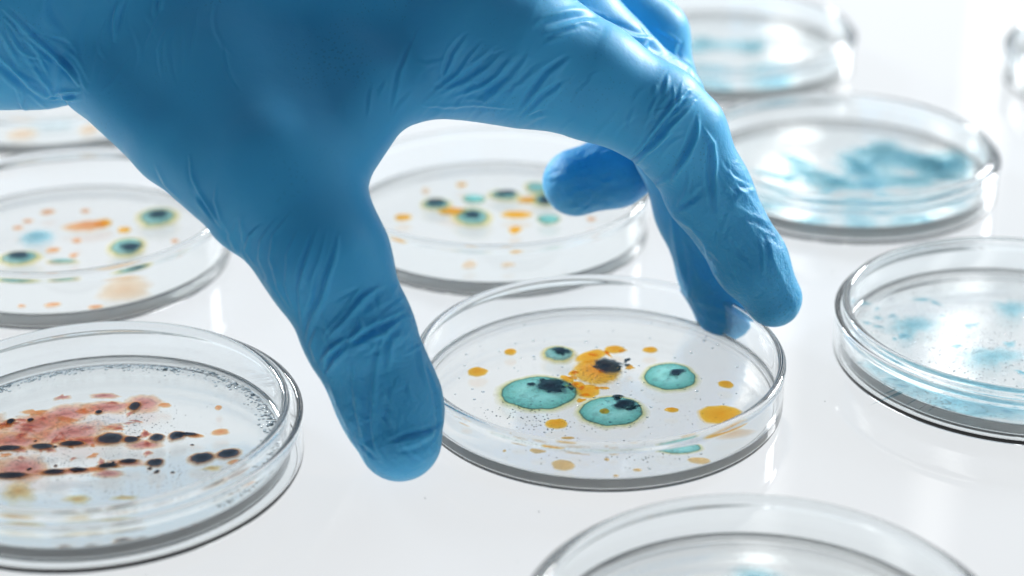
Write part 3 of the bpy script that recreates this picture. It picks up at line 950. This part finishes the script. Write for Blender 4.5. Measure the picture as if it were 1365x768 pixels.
def split_quads(v, q):
    """one linear subdivision"""
    e = np.concatenate([q[:, [0, 1]], q[:, [1, 2]], q[:, [2, 3]], q[:, [3, 0]]])
    key = np.minimum(e[:, 0], e[:, 1]).astype(np.int64) * len(v) + np.maximum(e[:, 0], e[:, 1])
    uk, inv = np.unique(key, return_inverse=True)
    a, b = uk // len(v), uk % len(v)
    em = (v[a] + v[b]) / 2
    fm = v[q].mean(1)
    nv, ne, nf = len(v), len(em), len(q)
    E = inv.reshape(4, nf).T + nv
    Fc = np.arange(nf) + nv + ne
    out = np.concatenate([np.stack([q[:, k], E[:, k], Fc, E[:, (k + 3) % 4]], 1) for k in range(4)])
    return np.concatenate([v, em, fm]), out

hv, hq = split_quads(hv, hq)
hn = vnormals(hv, hq)
for s_ in range(0, len(hv), 200000):
    hv[s_:s_ + 200000] -= hn[s_:s_ + 200000] * (hand_sdf(hv[s_:s_ + 200000]) * 0.8)[:, None]
hn = vnormals(hv, hq)

# folds of the rubber: strokes (photo px points, half-width px, height mm); + is a ridge, - a crease
STROKES = []

def apply_strokes(v, n, strokes):
    uv, dep = proj(v)
    toc = CAM - v
    toc /= np.linalg.norm(toc, axis=1)[:, None]
    face = np.clip(((n * toc).sum(1) + 0.05) / 0.3, 0, 1)
    disp = np.zeros(len(v))
    # wobble so that no stroke is ruler-drawn
    wb = np.stack([vnoise(v / 6.0, 11), vnoise(v / 6.0, 12)], 1) * 2.2
    uvw = uv + wb
    for pts, w, amp, dmin, dmax in strokes:
        pts = np.array(pts, float)
        m = (uvw[:, 0] > pts[:, 0].min() - 4 * w) & (uvw[:, 0] < pts[:, 0].max() + 4 * w) & (uvw[:, 1] > pts[:, 1].min() - 4 * w) & (uvw[:, 1] < pts[:, 1].max() + 4 * w) & (dep > dmin) & (dep < dmax) & (face > 0)
        ii = np.nonzero(m)[0]
        if not len(ii):
            continue
        P = uvw[ii]
        best = np.full(len(ii), 1e9)
        tt = np.zeros(len(ii))
        seg = np.linalg.norm(np.diff(pts, axis=0), axis=1)
        cum = np.concatenate([[0], np.cumsum(seg)])
        sgn = np.zeros(len(ii))
        for k in range(len(pts) - 1):
            a, b = pts[k], pts[k + 1]
            ab = b - a
            t = np.clip((P - a) @ ab / max(ab @ ab, 1e-9), 0, 1)
            q = P - a - t[:, None] * ab
            d = np.hypot(q[:, 0], q[:, 1])
            mk = d < best
            best[mk] = d[mk]
            tt[mk] = (cum[k] + t[mk] * seg[k]) / cum[-1]
            sgn[mk] = np.sign(ab[0] * q[mk, 1] - ab[1] * q[mk, 0])
        taper = np.clip(np.sin(np.pi * np.clip(tt, 0.02, 0.98)), 0, 1) ** 0.6
        ww = w * (0.55 + 0.45 * taper)
        x = best * sgn / ww
        prof = np.exp(-np.abs(x) ** 1.6) - 0.55 * np.exp(-((x - 1.7) / 0.9) ** 2)
        disp[ii] += amp * prof * taper * face[ii]
    return disp

def S(ox, oy, s, pts, w, amp, dmin=380, dmax=497):
    STROKES.append(([(ox + x / s, oy + y / s) for x, y in pts], max(2.4, 1.3 * w / s), amp * (1.0 if amp > 0 else 0.85), dmin, dmax))
# thumb
for pts, w, a in [
    ([(265, 65), (215, 100), (180, 140), (150, 180), (95, 240)], 7, .75), ([(300, 60), (240, 115), (205, 150)], 9, -.35),
    ([(200, 165), (208, 195), (180, 230), (160, 258)], 6, .75), ([(350, 150), (300, 180), (240, 205), (190, 240), (140, 255)], 8, -.8),
    ([(345, 170), (290, 212), (235, 238), (180, 268)], 8, .6), ([(158, 238), (110, 268), (70, 312)], 7, .8),
    ([(140, 268), (105, 300), (82, 345)], 6, -.6), ([(170, 262), (125, 302), (88, 352)], 8, .6),
    ([(105, -20), (85, 70), (45, 150), (22, 250)], 7, .45), ([(75, -20), (52, 80), (18, 170)], 7, -.4), ([(60, 200), (40, 260), (50, 310)], 7, .4),
    ([(280, 230), (262, 330), (250, 420), (255, 520), (262, 600), (290, 660)], 8, .5), ([(180, 320), (190, 420), (205, 500), (230, 590), (275, 650)], 8, .5),
    ([(225, 330), (222, 430), (232, 520)], 9, -.3), ([(352, 210), (312, 250), (300, 340)], 8, .4), ([(305, 588), (360, 565), (430, 550), (468, 530)], 8, -.75),
    ([(310, 560), (290, 500), (295, 440)], 8, -.35), ([(330, 610), (400, 590), (465, 560)], 9, .35), ([(440, 320), (470, 420), (482, 520), (465, 590)], 6, .35),
    ([(400, 250), (420, 330), (440, 400)], 8, .25), ([(95, 380), (130, 450), (170, 540)], 8, .25)]:
    S(400, 360, 2.559, pts, w, a * 1.4, 380, 470)
# ball of the thumb
for pts, w, a in [
    ([(145, 80), (155, 150), (172, 210), (215, 270), (275, 350)], 7, .6), ([(152, 170), (182, 240), (235, 315)], 6, -.55), ([(22, 110), (60, 180), (110, 235)], 7, .3),
    ([(240, 190), (235, 240), (262, 310), (300, 370)], 6, .3), ([(410, 330), (366, 372), (355, 420), (388, 480)], 6, .45), ([(330, 290), (335, 350), (360, 440)], 7, .3),
    ([(460, 310), (410, 390), (405, 450), (430, 520)], 6, .35), ([(510, 290), (455, 370), (442, 450), (470, 560), (520, 640)], 6, .4), ([(540, 350), (500, 440), (495, 540), (530, 640)], 6, .35),
    ([(610, 345), (575, 450), (548, 560), (560, 690)], 7, .45), ([(590, 360), (560, 440), (530, 540)], 6, -.35), ([(640, 360), (615, 460), (580, 560)], 6, .25),
    ([(685, 375), (668, 480), (640, 580), (588, 710)], 7, .5), ([(665, 400), (650, 490), (620, 570)], 6, -.35), ([(768, 560), (720, 640), (640, 730)], 8, .4)]:
    S(200, 180, 2.743, pts, w, a * 1.2, 380, 500)
# web between thumb and forefinger
for pts, w, a in [
    ([(215, 185), (170, 260), (140, 330), (118, 410)], 9, -.5), ([(238, 190), (190, 270), (160, 340), (128, 400)], 9, .45), ([(310, 225), (250, 310), (200, 385), (120, 440), (20, 522)], 10, .5), ([(205, 300), (170, 350), (110, 430)], 8, -.4),
    ([(385, 245), (320, 325), (230, 385), (150, 440)], 10, -.6), ([(420, 270), (350, 350), (260, 412), (150, 455), (30, 525)], 10, .5), ([(470, 285), (395, 400), (300, 460), (180, 495)], 10, .45),
    ([(500, 290), (440, 390), (350, 460), (225, 500)], 10, -.5), ([(545, 290), (470, 405), (400, 470), (330, 520), (240, 515)], 11, .5), ([(600, 330), (530, 420), (470, 470), (390, 530)], 12, .2),
    ([(765, 300), (660, 382), (590, 470), (505, 590)], 11, .6), ([(745, 285), (640, 365), (570, 460), (530, 520)], 10, -.5), ([(745, 420), (640, 505), (570, 570), (500, 625)], 10, .45),
    ([(720, 415), (620, 485), (555, 565)], 9, -.4), ([(655, 560), (600, 582), (560, 592)], 8, -.5), ([(655, 600), (600, 622), (560, 640)], 9, -.5), ([(0, 528), (130, 545), (300, 540), (470, 552)], 8, .4),
    ([(930, 92), (840, 82), (740, 92), (640, 118), (590, 150)], 14, -.9), ([(870, 112), (740, 142), (640, 175)], 12, .5), ([(800, 165), (700, 195), (650, 220)], 12, .4), ([(900, 150), (800, 130)], 10, -.3)]:
    S(560, 0, 3.842, pts, w * 1.1, a * (0.9 if a > 0 else 0.75), 380, 494)
# forefinger, middle joint
for pts, w, a in [
    ([(622, 365), (560, 440), (480, 540), (410, 640), (325, 698)], 9, -.9), ([(612, 352), (570, 398), (515, 480), (450, 560)], 9, .45), ([(655, 400), (565, 500), (480, 592), (400, 672), (335, 708)], 9, .6),
    ([(570, 540), (475, 622), (380, 702)], 9, -.45), ([(668, 470), (656, 580), (612, 680), (540, 775)], 9, .6), ([(640, 500), (620, 600), (570, 700)], 9, -.35), ([(690, 530), (735, 600), (746, 700), (746, 775)], 8, .6),
    ([(720, 600), (720, 700)], 8, -.3), ([(300, 430), (250, 500), (180, 590), (100, 625)], 10, .15), ([(520, 285), (510, 340), (500, 380)], 9, .3), ([(465, 325), (455, 380)], 9, .25)]:
    S(740, 20, 3.491, pts, w, a, 380, 494)
for pts, w, a in [
    ([(0, 146), (30, 162), (65, 190)], 6, .4), ([(218, 10), (192, 110), (140, 175), (70, 218)], 8, .55), ([(262, 90), (274, 200), (279, 305)], 7, .6), ([(246, 120), (258, 220), (260, 300)], 7, -.4),
    ([(242, 215), (202, 258), (150, 288)], 8, -.45), ([(234, 250), (182, 288), (140, 300)], 8, .35), ([(92, 238), (150, 310), (200, 346), (242, 384)], 8, .5), ([(180, 362), (212, 412), (252, 462)], 12, -.9),
    ([(200, 346), (238, 398), (248, 446)], 7, .5), ([(150, 400), (215, 450), (282, 502), (332, 590), (385, 625)], 9, .35), ([(405, 225), (352, 238), (328, 268)], 9, .5), ([(300, 238), (335, 282), (405, 312)], 8, .4),
    ([(340, 200), (370, 225), (400, 262)], 7, -.35), ([(440, 360), (452, 440), (505, 545)], 9, .4), ([(350, 435), (420, 520), (505, 602)], 10, .25), ([(400, 300), (445, 330), (470, 380)], 8, .4), ([(300, 330), (330, 400), (400, 470)], 10, -.25)]:
    S(840, 160, 2.4, pts, w, a, 380, 494)
# middle finger, behind
for pts, w, a in [([(150, 330), (168, 420), (184, 520)], 9, -.5), ([(128, 300), (150, 400), (165, 500)], 8, .35), ([(200, 580), (290, 600), (400, 640)], 10, .3), ([(190, 620), (280, 660), (360, 700)], 9, -.35), ([(210, 660), (300, 720)], 9, .3)]:
    S(840, 160, 2.4, pts, w, a, 499, 560)
for pts, w, a in [([(280, 160), (340, 165), (410, 215)], 12, .5), ([(110, 90), (200, 105), (300, 140), (330, 160)], 12, -.6), ([(540, 320), (590, 400), (620, 480)], 10, .35), ([(330, 180), (300, 200)], 10, .4), ([(480, 170), (460, 230), (470, 260)], 9, -.4)]:
    S(760, 0, 3.2, pts, w, a, 488, 560)
# ring fingertip
for pts, w, a in [([(860, 340), (800, 345), (740, 380), (690, 410)], 10, .3), ([(1000, 310), (900, 340), (830, 390)], 10, -.2)]:
    S(460, 120, 2.56, pts, w, a, 500, 560)
# wrist and back of the thumb root
for pts, w, a in [
    ([(10, 40), (90, 110), (170, 205), (260, 280), (350, 362), (402, 435)], 9, .8), ([(40, 30), (120, 105), (200, 195), (290, 268), (375, 350), (415, 420)], 9, -.5), ([(70, 80), (130, 190), (200, 280), (250, 395)], 9, .6), ([(50, 110), (110, 220), (170, 310)], 10, -.4),
    ([(-20, 270), (80, 372), (150, 440), (245, 495)], 11, .8), ([(-20, 320), (60, 400), (130, 465)], 12, -.7), ([(240, 490), (300, 468), (402, 472)], 9, .7), ([(255, 505), (330, 500), (405, 512)], 8, .5), ([(335, 488), (392, 494)], 8, -.7),
    ([(0, 150), (60, 260), (100, 330)], 11, .5), ([(612, -10), (592, 90), (586, 205)], 9, .6), ([(645, -10), (618, 80), (602, 160)], 9, -.5), ([(245, -10), (290, 90), (335, 150)], 22, -.6), ([(830, -10), (826, 60)], 10, .5), ([(790, -10), (792, 90)], 10, .3),
    ([(450, 60), (430, 200), (440, 330)], 14, .15), ([(660, 300), (580, 420), (520, 470)], 10, .15)]:
    S(0, 0, 3.842, pts, w, a, 380, 520)
for pts, w, a in [([(490, 135), (440, 230), (402, 330), (372, 430), (360, 525)], 9, .35), ([(470, 160), (425, 240), (392, 320)], 9, -.25), ([(270, 405), (255, 480), (245, 545)], 8, .22), ([(330, 380), (300, 450)], 8, .15), ([(445, 430), (402, 480), (372, 545)], 9, .2)]:
    S(420, 0, 3.49, pts, w, a, 380, 505)
rs = random.Random(11)
for _ in range(26):          # fine tension lines down the side of the thumb
    x = rs.uniform(300, 440); y = 300 + (x - 300) * 0.75 + rs.uniform(-50, 20); L = rs.uniform(30, 70)
    S(0, 0, 1, [(x, y), (x - L * .12, y + L * .4), (x + L * .02, y + L * .75), (x + L * .2, y + L)], 2.3, rs.uniform(.08, .2), 380, 500)
def fan(n, x0, x1, y0, y1, ang, spread, l0, l1, a0, a1, dmin=380, dmax=494):
    """fine tension lines: n short crooked strokes about one direction"""
    for _ in range(n):
        x, y, t, L = rs.uniform(x0, x1), rs.uniform(y0, y1), math.radians(ang + rs.gauss(0, spread)), rs.uniform(l0, l1)
        b = rs.gauss(0, .12)
        pts = [(x + L * u * math.cos(t) - L * b * math.sin(t) * math.sin(u * 3.1), y + L * u * math.sin(t) + L * b * math.cos(t) * math.sin(u * 3.1)) for u in (0, .25, .5, .75, 1)]
        S(0, 0, 1, pts, rs.uniform(1.8, 2.8), rs.choice((1, 1, -1)) * rs.uniform(a0, a1), dmin, dmax)
fan(34, 430, 560, 400, 480, -42, 22, 18, 55, .12, .35, 380, 470)      # thumb joint
fan(26, 440, 560, 500, 590, 75, 14, 20, 60, .08, .22, 380, 470)       # thumb pad
fan(26, 840, 930, 110, 230, 122, 16, 25, 70, .12, .32)                # forefinger joint
fan(34, 920, 1020, 210, 380, 62, 22, 20, 60, .10, .28)                # forefinger tip
fan(22, 580, 720, 60, 150, 140, 12, 35, 80, .06, .16)                 # web
fan(18, 700, 840, 90, 200, 125, 14, 25, 60, .05, .14)
fan(24, -5, 95, 20, 130, 52, 18, 25, 80, .15, .4, 380, 520)           # cuff at the wrist
fan(16, 100, 330, 0, 60, 95, 14, 30, 80, .08, .2, 380, 520)
fan(14, 740, 850, 200, 285, 160, 16, 20, 50, .08, .2, 500, 560)       # folded fingertip
fan(14, 780, 900, 10, 110, 40, 14, 20, 60, .10, .25, 494, 540)
fan(16, 880, 1000, 280, 440, 75, 14, 20, 60, .10, .25, 499, 560)
for _ in range(16):
    x = rs.uniform(600, 760); y = rs.uniform(60, 130); L = rs.uniform(25, 50)
    S(0, 0, 1, [(x, y), (x - L * .5, y + L * .6), (x - L * 1.0, y + L * .95)], 2.4, rs.uniform(.08, .18), 380, 494)
disp = apply_strokes(hv, hn, STROKES)
disp += 0.10 * vnoise(hv / 9.0, 3) + 0.03 * vnoise(hv / 2.6, 4)
hv = hv + hn * disp[:, None]

me = bpy.data.meshes.new("gloved_hand")
me.vertices.add(len(hv))
me.vertices.foreach_set("co", (hv * MM).astype(np.float32).ravel())
me.loops.add(len(hq) * 4)
me.loops.foreach_set("vertex_index", hq.ravel().astype(np.int32))
me.polygons.add(len(hq))
me.polygons.foreach_set("loop_start", (np.arange(len(hq)) * 4).astype(np.int32))
me.polygons.foreach_set("loop_total", np.full(len(hq), 4, np.int32))
me.update(calc_edges=True)
me.validate()
me.polygons.foreach_set("use_smooth", np.ones(len(me.polygons), bool))
tips = np.zeros(len(hv))
for c, rad_ in ((deep(520, 550, 455), 30), (deep(1005, 350, 490), 30), (deep(970, 410, 517), 26), (deep(775, 240, 520), 22)):
    tips = np.maximum(tips, np.clip(1.4 - np.linalg.norm(hv - c, axis=1) / rad_, 0, 1))
ta_ = me.attributes.new("texture_depth", "FLOAT", "POINT")
ta_.data.foreach_set("value", tips.astype(np.float32))
me.materials.append(M_GLOVE)
hand = bpy.data.objects.new("gloved_hand", me)
COL.objects.link(hand)
hand["label"] = "left hand in a blue nitrile glove reaching down, thumb and forefinger gripping a dish"
hand["category"] = "hand"
